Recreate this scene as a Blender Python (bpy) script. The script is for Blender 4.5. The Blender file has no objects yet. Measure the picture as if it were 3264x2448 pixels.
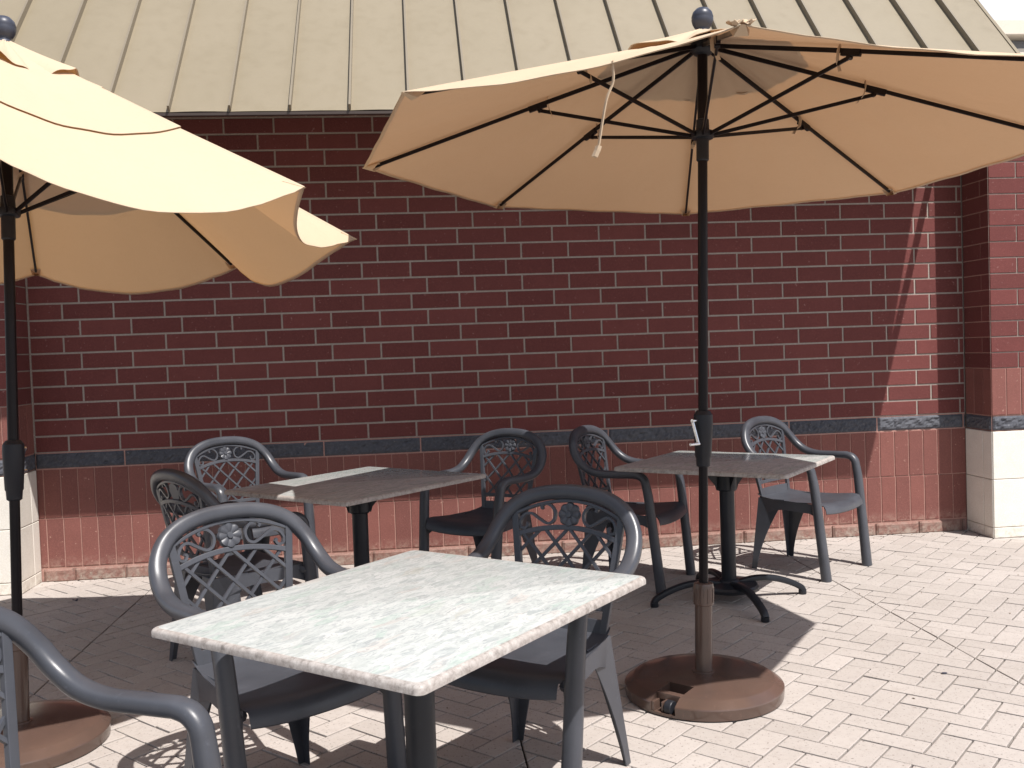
import bpy, bmesh, math, random
import numpy as np
from mathutils import Vector, Matrix
random.seed(7); np.random.seed(7)
SC = bpy.context.scene
COL = SC.collection
PI = math.pi

# ---------------------------------------------------------------- camera
PITCH, ROLL, CAMH, FPX = .036, -.035, 1.334, 3062.6
Fv = Vector((0, math.cos(PITCH), -math.sin(PITCH)))
Rv = Vector((1, 0, 0)); Uv = Rv.cross(Fv)
R2 = Rv*math.cos(ROLL) + Uv*math.sin(ROLL)
U2 = -Rv*math.sin(ROLL) + Uv*math.cos(ROLL)
cd = bpy.data.cameras.new('camera'); cam = bpy.data.objects.new('camera', cd); COL.objects.link(cam)
m = Matrix.Identity(4)
for i in range(3):
    m[i][0] = R2[i]; m[i][1] = U2[i]; m[i][2] = -Fv[i]
m[2][3] = CAMH
cam.matrix_world = m
cd.sensor_width = 36; cd.lens = FPX/3264*36; cd.clip_start = .05; cd.clip_end = 500
SC.camera = cam

# ---------------------------------------------------------------- wall frame: u along the wall, n out of it, z up
WA = .099
W0 = Vector((-2.946, 5.889, 0)); WU = Vector((math.cos(WA), math.sin(WA), 0)); WN = Vector((math.sin(WA), -math.cos(WA), 0))
def W(u, n, z=0): return W0 + WU*u + WN*n + Vector((0, 0, z))
WL = 6.035

# ---------------------------------------------------------------- light
S = (WU*.31 + WN*.475 + Vector((0, 0, 1))).normalized()
sd = bpy.data.lights.new('sun', 'SUN'); sd.energy = 4.2; sd.angle = math.radians(.5); sd.color = (1, .955, .915)
so = bpy.data.objects.new('sun', sd); COL.objects.link(so); so.rotation_euler = S.to_track_quat('Z', 'Y').to_euler(); so.location = (0, 0, 12)
wd = bpy.data.worlds.new('World'); SC.world = wd; wd.use_nodes = True
nt = wd.node_tree; bg = nt.nodes['Background']
sky = nt.nodes.new('ShaderNodeTexSky'); sky.sky_type = 'NISHITA'; sky.sun_disc = False
sky.sun_elevation = math.asin(S.z); sky.sun_rotation = math.atan2(S.x, S.y)
sky.air_density = 1.0; sky.dust_density = 1.2; sky.ozone_density = 1.0
tc = nt.nodes.new('ShaderNodeTexCoord'); cn = nt.nodes.new('ShaderNodeTexNoise'); cn.inputs['Scale'].default_value = 1.6; cn.inputs['Detail'].default_value = 6
nt.links.new(tc.outputs['Generated'], cn.inputs['Vector']); cm = nt.nodes.new('ShaderNodeMapRange'); nt.links.new(cn.outputs['Fac'], cm.inputs[0])
cm.inputs[1].default_value = .47; cm.inputs[2].default_value = .56
mxs = nt.nodes.new('ShaderNodeMix'); mxs.data_type = 'RGBA'; nt.links.new(cm.outputs[0], mxs.inputs[0]); nt.links.new(sky.outputs[0], mxs.inputs[6]); mxs.inputs[7].default_value = (9, 9.2, 10.2, 1)   # white clouds
nt.links.new(mxs.outputs[2], bg.inputs[0]); bg.inputs[1].default_value = .072
SC.view_settings.view_transform = 'Standard'; SC.view_settings.look = 'None'
SC.view_settings.exposure = .70; SC.view_settings.gamma = 1

# ---------------------------------------------------------------- materials
class NT:
    def __init__(s, name):
        s.m = bpy.data.materials.new(name); s.m.use_nodes = True; s.t = s.m.node_tree
        s.b = s.t.nodes['Principled BSDF']; s.out = s.t.nodes['Material Output']
    def n(s, kind, **k):
        o = s.t.nodes.new(kind)
        for a, v in k.items():
            if a in o.inputs.keys() if not hasattr(o, a) else False: o.inputs[a].default_value = v
            else: setattr(o, a, v)
        return o
    def l(s, a, b): s.t.links.new(a, b)
    def coord(s, scale=1.0, kind='Object'):
        c = s.n('ShaderNodeTexCoord'); mp = s.n('ShaderNodeMapping')
        mp.inputs['Scale'].default_value = scale if hasattr(scale, '__len__') else (scale,)*3
        s.l(c.outputs[kind], mp.inputs[0]); return mp.outputs[0]
    def noise(s, vec, scale, detail=4, rough=.55):
        o = s.n('ShaderNodeTexNoise'); o.inputs['Scale'].default_value = scale; o.inputs['Detail'].default_value = detail
        o.inputs['Roughness'].default_value = rough; s.l(vec, o.inputs['Vector']); return o.outputs['Fac']
    def ramp(s, fac, stops):
        r = s.n('ShaderNodeValToRGB'); e = r.color_ramp.elements
        while len(e) < len(stops): e.new(.5)
        for x, (p, c) in zip(e, stops): x.position = p; x.color = (*c, 1) if len(c) == 3 else c
        s.l(fac, r.inputs[0]); return r.outputs[0]
    def mix(s, fac, a, b, mode='MIX'):
        o = s.n('ShaderNodeMix'); o.data_type = 'RGBA'; o.blend_type = mode
        for v, i in ((fac, 0), (a, 6), (b, 7)):
            if hasattr(v, 'is_linked') or hasattr(v, 'links'): s.l(v, o.inputs[i])
            else: o.inputs[i].default_value = v if i == 0 else (*v, 1)
        return o.outputs[2]
    def bump(s, h, strength=.3, dist=.01):
        o = s.n('ShaderNodeBump'); o.inputs['Strength'].default_value = strength; o.inputs['Distance'].default_value = dist
        s.l(h, o.inputs['Height']); s.l(o.outputs[0], s.b.inputs['Normal'])
    def base(s, c):
        if hasattr(c, 'links'): s.l(c, s.b.inputs['Base Color'])
        else: s.b.inputs['Base Color'].default_value = (*c, 1)
    def set(s, **k):
        for a, v in k.items(): s.b.inputs[a.replace('_', ' ')].default_value = v
    def rough(s, v):
        if hasattr(v, 'links'): s.l(v, s.b.inputs['Roughness'])
        else: s.b.inputs['Roughness'].default_value = v
def mapr(x, f, a, b, c, d):
    o = x.n('ShaderNodeMapRange'); x.l(f, o.inputs[0])
    for i, v in zip((1, 2, 3, 4), (a, b, c, d)): o.inputs[i].default_value = v
    return o.outputs[0]

def block_mat(name, c1, c2, spot=None, rough=.85, bscale=140, bstr=.35, stain=None):
    """masonry: 'tint' vertex attribute varies each block; fine grain, pits, optional low stain"""
    x = NT(name); v = x.coord()
    a = x.n('ShaderNodeAttribute'); a.attribute_name = 'tint'
    col = x.mix(a.outputs['Fac'], c1, c2)
    n1 = x.noise(v, 9, 5); col = x.mix(mapr(x, n1, .35, .8, 0, .28), col, tuple(q*.68 for q in c1))
    n2 = x.noise(v, bscale, 3, .7); col = x.mix(mapr(x, n2, .45, .75, 0, .35), col, tuple(min(1, q*1.7+.01) for q in c2))
    if spot:
        n3 = x.noise(v, 55, 2, .5); col = x.mix(mapr(x, n3, .70, .74, 0, .8), col, spot)
    if stain:
        sc_, zlo, zhi, amt = stain
        sx = x.n('ShaderNodeSeparateXYZ'); tc = x.n('ShaderNodeTexCoord'); x.l(tc.outputs['Object'], sx.inputs[0])
        g = mapr(x, sx.outputs[2], zlo, zhi, amt, 0)
        n4 = x.noise(v, 26, 6, .7); mm = x.n('ShaderNodeMath'); mm.operation = 'MULTIPLY'
        x.l(g, mm.inputs[0]); x.l(mapr(x, n4, .42, .62, 0, 1), mm.inputs[1]); col = x.mix(mm.outputs[0], col, sc_)
    x.base(col); x.rough(rough); x.set(Specular_IOR_Level=.25); x.bump(n2, bstr, .003); return x.m

M = {}
M['brick'] = block_mat('red_brick', (.122, .037, .034), (.162, .050, .045), spot=(.27, .14, .13), bstr=.5)
M['soldier'] = block_mat('red_soldier_brick', (.170, .068, .058), (.220, .088, .073), spot=(.45, .28, .22), stain=((.42, .30, .24), .06, .16, .7))
M['mortar'] = block_mat('grey_mortar', (.275, .235, .205), (.33, .285, .25), bscale=90)
M['mortar_red'] = block_mat('pinkish_mortar', (.34, .19, .155), (.41, .24, .20), bscale=90)
M['base'] = block_mat('weathered_base_brick', (.20, .105, .085), (.25, .145, .12), spot=(.4, .35, .29), stain=((.36, .31, .26), .0, .1, .9), bstr=.5, bscale=70)
M['band'] = block_mat('dark_split_stone', (.070, .074, .088), (.100, .104, .118), spot=(.2, .2, .21), bstr=1.0, bscale=60)
M['cream'] = block_mat('cream_cast_stone', (.68, .64, .56), (.74, .70, .62), bstr=.15, stain=((.35, .28, .2), .0, .12, .5))
M['cream_joint'] = block_mat('cream_joint_mortar', (.33, .28, .22), (.36, .3, .24))

x = NT('paver'); v = x.coord(); a = x.n('ShaderNodeAttribute'); a.attribute_name = 'tint'
col = x.mix(a.outputs['Fac'], (.390, .352, .322), (.450, .408, .375))
n1 = x.noise(v, 1.3, 4); col = x.mix(mapr(x, n1, .35, .7, 0, .6), col, (.33, .295, .265))
n2 = x.noise(v, 230, 3, .7); col = x.mix(mapr(x, n2, .5, .8, 0, .5), col, (.50, .455, .42))
n3 = x.noise(v, 95, 3, .6); col = x.mix(mapr(x, n3, .61, .67, 0, .75), col, (.13, .11, .095))
n5 = x.noise(v, 28, 5, .7); col = x.mix(mapr(x, n5, .5, .75, 0, .35), col, (.25, .21, .185))
x.base(col); x.rough(.9); x.set(Specular_IOR_Level=.2); x.bump(n2, .5, .003); M['paver'] = x.m
x = NT('joint_sand'); v = x.coord(); n1 = x.noise(v, 200, 3); x.base(x.mix(n1, (.03, .025, .022), (.075, .064, .054))); x.rough(1); x.bump(n1, .6, .004); M['sand'] = x.m
x = NT('ground_concrete'); v = x.coord(); n1 = x.noise(v, 3, 6); x.base(x.mix(n1, (.29, .26, .235), (.36, .325, .295))); x.rough(.95); M['ground'] = x.m

x = NT('roof_metal'); v = x.coord(); n1 = x.noise(v, .9, 3); n2 = x.noise(v, 14, 4)
col = x.mix(mapr(x, n1, .3, .7, 0, 1), (.205, .171, .113), (.228, .191, .130)); col = x.mix(mapr(x, n2, .55, .8, 0, .25), col, (.182, .151, .100))
x.base(col); x.rough(mapr(x, n2, .3, .7, .42, .6)); x.set(Metallic=.0, Specular_IOR_Level=.45); x.bump(n1, .12, .02); M['roof'] = x.m
x = NT('roof_seam_paint'); v = x.coord(); n1 = x.noise(v, 9, 4); x.base(x.mix(n1, (.17, .142, .10), (.20, .168, .12))); x.rough(.5); M['seam'] = x.m
x = NT('dark_brown_fascia'); v = x.coord(); n1 = x.noise(v, 9, 4); x.base(x.mix(n1, (.035, .024, .02), (.05, .035, .028))); x.rough(.5); M['fascia'] = x.m

def resin(name, c1, c2, r0=.3, r1=.5, spec=.5):
    x = NT(name); v = x.coord(); n1 = x.noise(v, 7, 5); n2 = x.noise(v, 320, 2); n3 = x.noise(v, 46, 4, .65)
    col = x.mix(mapr(x, n1, .3, .7, 0, 1), c1, c2); col = x.mix(mapr(x, n3, .62, .76, 0, .35), col, tuple(q*1.9 for q in c2))
    x.base(col); x.rough(mapr(x, n1, .3, .7, r0, r1)); x.set(Specular_IOR_Level=spec); x.bump(n2, .12, .001); return x.m
M['resin'] = resin('grey_resin', (.046, .049, .058), (.062, .066, .078), .30, .46)
M['iron'] = resin('black_painted_iron', (.012, .014, .018), (.018, .021, .027), .32, .45, .35)
M['pole'] = resin('bronze_painted_pole', (.006, .004, .005), (.009, .006, .007), .30, .42, .22)
M['plastic'] = resin('black_plastic', (.013, .014, .018), (.019, .020, .025), .4, .5, .3)
M['finial'] = resin('blue_grey_plastic', (.030, .034, .050), (.042, .047, .066), .35, .45)
M['base_brown'] = resin('brown_glossy_plastic', (.082, .054, .043), (.100, .062, .048), .14, .26, .6)
x = NT('chrome'); x.base((.75, .76, .78)); x.set(Metallic=1, Roughness=.18); M['chrome'] = x.m

def fabric(name, c, tc, fac):
    x = NT(name); v = x.coord(); n1 = x.noise(v, 2.2, 4); n2 = x.noise(v, 900, 2)
    col = x.mix(mapr(x, n1, .3, .7, 0, 1), tuple(q*.93 for q in c), c)
    n4 = x.noise(v, 1.1, 6, .7); col = x.mix(mapr(x, n4, .50, .72, 0, .28), col, tuple(q*.70 for q in c)); n6 = x.noise(x.coord((30, 30, 2)), 3, 4); col = x.mix(mapr(x, n6, .55, .75, 0, .10), col, tuple(q*.6 for q in c))
    x.base(col); x.rough(.95); x.set(Specular_IOR_Level=.1); n5 = x.noise(v, 14, 5, .6); x.bump(n5, .16, .02)
    t = x.n('ShaderNodeBsdfTranslucent'); t.inputs[0].default_value = (*tc, 1)
    mx = x.n('ShaderNodeMixShader'); mx.inputs[0].default_value = fac
    x.l(x.b.outputs[0], mx.inputs[1]); x.l(t.outputs[0], mx.inputs[2]); x.l(mx.outputs[0], x.out.inputs[0]); return x.m
M['canvas'] = fabric('tan_canvas', (.60, .47, .33), (.44, .20, .075), .17)
M['canvas_faded'] = fabric('faded_tan_canvas', (.66, .53, .38), (.52, .26, .09), .26)

x = NT('terrazzo'); v = x.coord((.45, 1.3, 1))
nd = x.n('ShaderNodeTexNoise'); nd.inputs['Scale'].default_value = 26; x.l(v, nd.inputs['Vector'])
add = x.n('ShaderNodeVectorMath'); add.operation = 'MULTIPLY_ADD'; x.l(nd.outputs['Color'], add.inputs[0]); add.inputs[1].default_value = (.05,)*3; x.l(v, add.inputs[2])
def vor(scale):
    vo = x.n('ShaderNodeTexVoronoi'); vo.inputs['Scale'].default_value = scale; x.l(add.outputs[0], vo.inputs['Vector']); q = x.n('ShaderNodeSeparateColor'); x.l(vo.outputs['Color'], q.inputs[0]); return q.outputs
a_ = vor(46); b_ = vor(120); c_ = vor(24); d_ = vor(260)
col = x.mix(a_[0], (.40, .43, .41), (.54, .55, .53))
col = x.mix(mapr(x, c_[1], .82, .88, 0, .5), col, (.35, .45, .39))
col = x.mix(mapr(x, a_[1], .88, .92, 0, .6), col, (.34, .37, .365))
col = x.mix(mapr(x, c_[0], .93, .96, 0, .4), col, (.50, .42, .37))
col = x.mix(mapr(x, b_[1], .3, .9, 0, .5), col, (.55, .57, .55)); col = x.mix(mapr(x, b_[0], .90, .93, 0, .45), col, (.28, .30, .30))
col = x.mix(mapr(x, d_[0], .80, .85, 0, .45), col, (.33, .35, .345))
n9 = x.noise(v, 4, 4); col = x.mix(mapr(x, n9, .5, .7, 0, .22), col, (.45, .50, .47))
x.base(col); x.rough(.14); x.set(Specular_IOR_Level=.45); M['terrazzo'] = x.m
x = NT('terrazzo_edge'); v = x.coord(); n1 = x.noise(v, 60, 5, .7); n2 = x.noise(v, 14, 3)
col = x.ramp(n1, [(.3, (.17, .15, .135)), (.48, (.33, .30, .275)), (.7, (.48, .45, .42))]); col = x.mix(mapr(x, n2, .45, .7, 0, .35), col, (.34, .29, .26))
x.base(col); x.rough(.55); M['edge'] = x.m
x = NT('cream_stucco'); v = x.coord(); n1 = x.noise(v, 3, 5); x.base(x.mix(n1, (.66, .60, .50), (.74, .68, .58))); x.rough(.9); M['stucco'] = x.m
x = NT('grey_gap_shade'); v = x.coord(); n1 = x.noise(v, 3, 5); x.base(x.mix(n1, (.22, .23, .25), (.28, .29, .31))); x.rough(.6); M['gap_shade'] = x.m  # shade of the gap under the parapet, put into a grey base colour
x = NT('litter'); a = x.n('ShaderNodeAttribute'); a.attribute_name = 'tint'; x.base(x.mix(a.outputs['Fac'], (.03, .02, .015), (.25, .16, .08))); x.rough(.9); M['litter'] = x.m
for nm, c in (('red_leaf', (.32, .06, .03)), ('yellow_leaf', (.55, .36, .05)), ('dark_pebble', (.05, .05, .07))):
    x = NT(nm); v = x.coord(); n1 = x.noise(v, 90, 3); x.base(x.mix(n1, tuple(q*.7 for q in c), c)); x.rough(.7); M[nm] = x.m

# ---------------------------------------------------------------- mesh helpers
class MB:
    def __init__(s): s.v = []; s.f = []; s.t = []; s.sm = []; s.mi = []
    def add(s, vs, fs, tint=0., smooth=False, mi=0):
        o = len(s.v); s.v += [tuple(p) for p in vs]
        for f in fs: s.f.append(tuple(i+o for i in f)); s.sm.append(smooth); s.mi.append(mi)
        s.t += [tint]*len(vs)
    def box(s, a, b, **k):
        (x0, y0, z0), (x1, y1, z1) = a, b
        s.add([(x0,y0,z0),(x1,y0,z0),(x1,y1,z0),(x0,y1,z0),(x0,y0,z1),(x1,y0,z1),(x1,y1,z1),(x0,y1,z1)],
              [(0,3,2,1),(4,5,6,7),(0,1,5,4),(1,2,6,5),(2,3,7,6),(3,0,4,7)], **k)
    def sweep(s, pts, secs, refs, nseg=12, caps=True, smooth=True, power=2.0, **k):
        """elliptic tube through pts; secs (side, along-ref) half sizes per point; refs rough reference direction per point"""
        pts = [Vector(p) for p in pts]; n = len(pts); vs = []
        for i, p in enumerate(pts):
            t = (pts[min(i+1, n-1)] - pts[max(i-1, 0)]).normalized()
            r = Vector(refs[i]) if hasattr(refs, '__len__') and hasattr(refs[0], '__len__') else Vector(refs)
            r = (r - t*r.dot(t)).normalized(); sd_ = t.cross(r)
            a, b = secs[i] if hasattr(secs, '__len__') and hasattr(secs[0], '__len__') else secs
            for j in range(nseg):
                th = 2*PI*j/nseg; c, q = math.cos(th), math.sin(th)
                c = math.copysign(abs(c)**(2/power), c); q = math.copysign(abs(q)**(2/power), q)
                vs.append(p + sd_*(a*c) + r*(b*q))
        fs = [(i*nseg+j, i*nseg+(j+1) % nseg, (i+1)*nseg+(j+1) % nseg, (i+1)*nseg+j) for i in range(n-1) for j in range(nseg)]
        s.add(vs, fs, smooth=smooth, **k)
        if caps:
            s.add(vs[:nseg], [tuple(range(nseg))[::-1]], **k); s.add(vs[-nseg:], [tuple(range(nseg))], **k)
    def bar(s, a, b, w, d, up=(0, 0, 1), **k):
        """rectangular bar a->b, w wide, d along up"""
        a, b = Vector(a), Vector(b); t = (b-a).normalized(); u = Vector(up); u = (u - t*u.dot(t)).normalized(); q = t.cross(u)
        vs = [p + q*(i*w/2) + u*(j*d/2) for p in (a, b) for i, j in ((-1,-1),(1,-1),(1,1),(-1,1))]
        s.add(vs, [(0,3,2,1),(4,5,6,7),(0,1,5,4),(1,2,6,5),(2,3,7,6),(3,0,4,7)], **k)
    def ribbon(s, pts, w, d, ups, **k):
        """rectangular section swept along pts"""
        pts = [Vector(p) for p in pts]; n = len(pts); vs = []
        for i, p in enumerate(pts):
            t = (pts[min(i+1, n-1)] - pts[max(i-1, 0)]).normalized()
            u = Vector(ups[i]) if hasattr(ups[0], '__len__') else Vector(ups); u = (u - t*u.dot(t)).normalized(); q = t.cross(u)
            vs += [p + q*(a*w/2) + u*(b*d/2) for a, b in ((-1,-1),(1,-1),(1,1),(-1,1))]
        fs = [(i*4+j, i*4+(j+1) % 4, (i+1)*4+(j+1) % 4, (i+1)*4+j) for i in range(n-1) for j in range(4)] + [(3,2,1,0), tuple(n*4-4+j for j in range(4))]
        s.add(vs, fs, **k)
    def lathe(s, prof, n=32, org=(0, 0, 0), axis=(0, 0, 1), smooth=True, closed_top=True, closed_bot=True, **k):
        ax = Vector(axis).normalized(); xx = Vector((0, 1, 0)).cross(ax)
        if xx.length < .1: xx = Vector((1, 0, 0))
        xx.normalize(); yy = ax.cross(xx); org = Vector(org)
        vs = [org + ax*z + xx*(r*math.cos(2*PI*j/n)) + yy*(r*math.sin(2*PI*j/n)) for r, z in prof for j in range(n)]
        fs = [(i*n+j, i*n+(j+1) % n, (i+1)*n+(j+1) % n, (i+1)*n+j) for i in range(len(prof)-1) for j in range(n)]
        if closed_top: fs.append(tuple((len(prof)-1)*n+j for j in range(n)))
        if closed_bot: fs.append(tuple(range(n))[::-1])
        s.add(vs, fs, smooth=smooth, **k)
    def build(s, name, mats, parent=None, bevel=0, recalc=True, sharp=None):
        me = bpy.data.meshes.new(name); me.from_pydata(s.v, [], s.f)
        for mt in (mats if isinstance(mats, (list, tuple)) else [mats]): me.materials.append(mt)
        me.polygons.foreach_set('use_smooth', s.sm); me.polygons.foreach_set('material_index', s.mi)
        at = me.attributes.new('tint', 'FLOAT', 'POINT'); at.data.foreach_set('value', s.t)
        me.update()
        if recalc:
            bm = bmesh.new(); bm.from_mesh(me); bmesh.ops.remove_doubles(bm, verts=bm.verts, dist=1e-6) if recalc == 'weld' else None
            bmesh.ops.recalc_face_normals(bm, faces=bm.faces); bm.to_mesh(me); bm.free()
        if sharp is not None: me.set_sharp_from_angle(angle=math.radians(sharp))
        o = bpy.data.objects.new(name, me); COL.objects.link(o)
        if parent: o.parent = parent
        if bevel:
            b = o.modifiers.new('bevel', 'BEVEL'); b.width = bevel; b.segments = 2; b.limit_method = 'ANGLE'; b.angle_limit = math.radians(40)
            b.harden_normals = False
        return o
def cat(pts, n=8):
    """Catmull-Rom through rows of numbers"""
    P = [np.array(p, float) for p in pts]; P = [2*P[0]-P[1]] + P + [2*P[-1]-P[-2]]; out = []
    for i in range(1, len(P)-2):
        for j in range(n):
            t = j/n; a, b, c, d = P[i-1:i+3]
            out.append(.5*((2*b) + (c-a)*t + (2*a-5*b+4*c-d)*t*t + (3*b-a-3*c+d)*t**3))
    out.append(P[-2]); return out
def tag(o, label=None, cat_=None, group=None, kind=None):
    if label: o['label'] = label
    if cat_: o['category'] = cat_
    if group: o['group'] = group
    if kind: o['kind'] = kind
    return o
def thing(name, label, cat_, loc=(0, 0, 0), rz=0, group=None):
    o = bpy.data.objects.new(name, None); COL.objects.link(o); o.location = loc; o.rotation_euler = (0, 0, rz); o.empty_display_size = .1
    return tag(o, label, cat_, group)
def copy_tree(o, parent=None):
    c = o.copy(); COL.objects.link(c); c.parent = parent
    for ch in list(o.children): copy_tree(ch, c)
    return c

# ---------------------------------------------------------------- ground and paving
g = MB(); g.add([(-60, -60, -.06), (60, -60, -.06), (60, 60, -.06), (-60, 60, -.06)], [(0, 1, 2, 3)])
tag(g.build('ground', M['ground']), kind='structure')
g = MB(); a, b = W(-6, 0), W(12, 0); c, d = W(12, 11), W(-6, 11)
g.add([tuple(d)[:2]+(-.014,), tuple(c)[:2]+(-.014,), tuple(b)[:2]+(-.014,), tuple(a)[:2]+(-.014,)], [(0, 1, 2, 3)])
tag(g.build('paving_joint_sand', M['sand']), kind='structure')

def clip(poly, A, B, C):   # keep A*u + B*v <= C
    out = []
    for i in range(len(poly)):
        p, q = poly[i], poly[(i+1) % len(poly)]; dp, dq = A*p[0]+B*p[1]-C, A*q[0]+B*q[1]-C
        if dp <= 0: out.append(p)
        if dp*dq < 0: t = dp/(dp-dq); out.append((p[0]+(q[0]-p[0])*t, p[1]+(q[1]-p[1])*t))
    return out
def inset(poly, d):
    n = len(poly); res = []
    ar = sum(poly[i][0]*poly[(i+1) % n][1]-poly[(i+1) % n][0]*poly[i][1] for i in range(n))
    if ar < 0: poly = poly[::-1]
    if abs(ar) < .0006: return None, None
    for i in range(n):
        p0, p1, p2 = (Vector(poly[(i+k) % n]) for k in (-1, 0, 1))
        e1, e2 = (p1-p0), (p2-p1)
        if e1.length < 1e-4 or e2.length < 1e-4: return None, None
        e1.normalize(); e2.normalize(); n1 = Vector((-e1.y, e1.x)); n2 = Vector((-e2.y, e2.x)); den = 1+n1.dot(n2)
        if den < .15: return None, None
        res.append(p1 + (n1+n2)*(d/den))
    return poly, res
def pavers():
    mb = MB(); cuts = [-1.18, .750, 2.656, 4.590, 6.52]
    ax = math.radians(45)      # in wall frame
    co, si = math.cos(ax), math.sin(ax); w = .1008; rng = random.Random(3)
    for i in range(-110, 120):
        for j in range(-110, 120):
            k = (i - j) % 4
            if k == 0: r = (i, j, i+2, j+1)
            elif k == 2: r = (i, j, i+1, j+2)     # check below keeps the weave consistent
            else: continue
            if k == 2: r = (i, j-1, i+1, j+1)
            x0, y0, x1, y1 = [q*w for q in r]
            cx, cy = (x0+x1)/2, (y0+y1)/2
            u0, v0 = cx*co - cy*si + 2.7, cx*si + cy*co + 3.2
            if v0 < -.1 or v0 > 7.2 or u0 < -2.2 or u0 > 9.2: continue
            if v0 > 5.6 and (u0 < .8 or u0 > 5): continue
            g_ = .0034
            poly = [(x0+g_, y0+g_), (x1-g_, y0+g_), (x1-g_, y1-g_), (x0+g_, y1-g_)]
            poly = [(p+rng.uniform(-.0009, .0009), q+rng.uniform(-.0009, .0009)) for p, q in poly]
            poly = [(p*co-q*si+2.7, p*si+q*co+3.2) for p, q in poly]
            segs = [-9] + cuts + [99]
            for s0, s1 in zip(segs[:-1], segs[1:]):
                pp = clip(clip(poly, 1, 0, s1-.0035), -1, 0, -(s0+.0035))
                pp = clip(pp, 0, -1, -.004) if len(pp) > 2 else pp
                if len(pp) < 3: continue
                outer, inn = inset(pp, .0016+rng.random()*.0010)
                if not inn: continue
                tz = rng.gauss(0, .0007); tx, ty = rng.gauss(0, .006), rng.gauss(0, .006); tint = rng.random()
                cu = sum(p[0] for p in pp)/len(pp); cv = sum(p[1] for p in pp)/len(pp)
                H = lambda p, z: W(p[0], p[1], z + tz + (p[0]-cu)*tx + (p[1]-cv)*ty)
                n = len(inn)
                vs = [H(p, -.016) for p in outer] + [H(p, -.0014) for p in outer] + [H(p, 0) for p in inn]
                fs = [(a_, (a_+1) % n, n+(a_+1) % n, n+a_) for a_ in range(n)] + [(n+a_, n+(a_+1) % n, 2*n+(a_+1) % n, 2*n+a_) for a_ in range(n)] + [tuple(2*n+a_ for a_ in range(n))]
                mb.add(vs, fs, tint=tint)
    return mb
tag(pavers().build('paving', M['paver']), kind='structure')

# ---------------------------------------------------------------- brick building
BK = .1016
ZB0, ZB1 = .39+.305, .39+.305+.102          # dark band
bld = thing('brick_building', 'dark red brick wall with dark stone band, cream-footed piers and tan metal roof', 'building', W(3, 0, 0))
bld_inv = Matrix.Translation(-W(3, 0, 0))
def bpart(mb, name, mat, parent=None, **k):
    o = mb.build(name, mat, None, **k)
    if parent is None: o.parent = bld; o.matrix_parent_inverse = bld_inv
    else: o.parent = parent
    return o
def block(mb, fr, u0, u1, z0, z1, n, ch, tint, depth=.012, jit=0):
    """one block face with chamfered arris on a face frame fr(u, n, z)"""
    c = ch; nn = n + random.uniform(-jit, jit)
    o = [(u0, z0), (u1, z0), (u1, z1), (u0, z1)]; i = [(u0+c, z0+c), (u1-c, z0+c), (u1-c, z1-c), (u0+c, z1-c)]
    vs = [fr(u, nn-depth, z) for u, z in o] + [fr(u, nn-c*.7, z) for u, z in o] + [fr(u, nn, z) for u, z in i]
    fs = [(a, (a+1) % 4, 4+(a+1) % 4, 4+a) for a in range(4)] + [(4+a, 4+(a+1) % 4, 8+(a+1) % 4, 8+a) for a in range(4)] + [(8, 9, 10, 11)]
    mb.add(vs, fs, tint=tint)
def running(mb, fr, ua, ub, z0, z1, n, joint=.012, first=(2/3, 1.0), L=.305, h=BK):
    k = 0; z = z0
    while z < z1-.02:
        u = ua; ln = L*first[k % 2]
        while u < ub-.012:
            e = min(u+ln, ub)
            block(mb, fr, u+joint/2, e-joint/2, z+joint/2, min(z+h, z1)-joint/2, n, .0022, random.random(), jit=.0008); u += ln; ln = L
        z += h; k += 1
def soldiers(mb, fr, ua, ub, z0, z1, n, joint=.0065, first=.45, w=BK):
    u = ua; ln = w*first
    while u < ub-.008:
        e = min(u+ln, ub); block(mb, fr, u+joint/2, e-joint/2, z0+joint/2, z1-joint/2, n, .0025, random.random(), jit=.0008); u += ln; ln = w
def sheet(mb, fr, ua, ub, z0, z1, n): mb.add([fr(ua, n, z0), fr(ub, n, z0), fr(ub, n, z1), fr(ua, n, z1)], [(0, 1, 2, 3)], tint=random.random())
def rough_blocks(mb, fr, ua, ub, z0, z1, n, L=.61, first=.5, joint=.008, amp=.006):
    u = ua; ln = L*first; seed = 0
    while u < ub-.01:
        e = min(u+ln, ub); a0, a1, b0, b1 = u+joint/2, e-joint/2, z0+joint/2, z1-joint/2
        nu, nz = max(3, int((a1-a0)/.014)), 7; tint = random.random(); vs = []
        for j in range(nz+1):
            for i in range(nu+1):
                edge = i in (0, nu) or j in (0, nz)
                d = -.010 if edge else random.gauss(0, amp*.45) + amp*.6*math.sin(i*.7+seed)*math.cos(j*1.3+i*.23+seed*2)
                vs.append(fr(a0+(a1-a0)*i/nu, n+d, b0+(b1-b0)*j/nz))
        mb.add(vs, [(j*(nu+1)+i, j*(nu+1)+i+1, (j+1)*(nu+1)+i+1, (j+1)*(nu+1)+i) for j in range(nz) for i in range(nu)], tint=tint)
        per = [(a0, b0), (a1, b0), (a1, b1), (a0, b1)]
        mb.add([fr(p, n-.010, q) for p, q in per]+[fr(p, n-.03, q) for p, q in per], [(a, (a+1) % 4, 4+(a+1) % 4, 4+a) for a in range(4)], tint=tint)
        u += ln; ln = L; seed += 1.7
frW = lambda u, n, z: W(u, n, z)
PD = .30
WT = 3.72; UC0 = 6.006; PT = 3.0
frLR = lambda u, n, z: W(-0.0 + n, PD-u, z)        # left pier return, faces +u
frRR = lambda u, n, z: W(WL - n, u, z)             # right pier return, faces -u
frP = lambda u, n, z: W(u, PD+n, z)
upper = MB(); mort = MB(); sold = MB(); mred = MB(); band = MB(); basec = MB(); 
ZM = ZB1+21*BK
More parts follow.
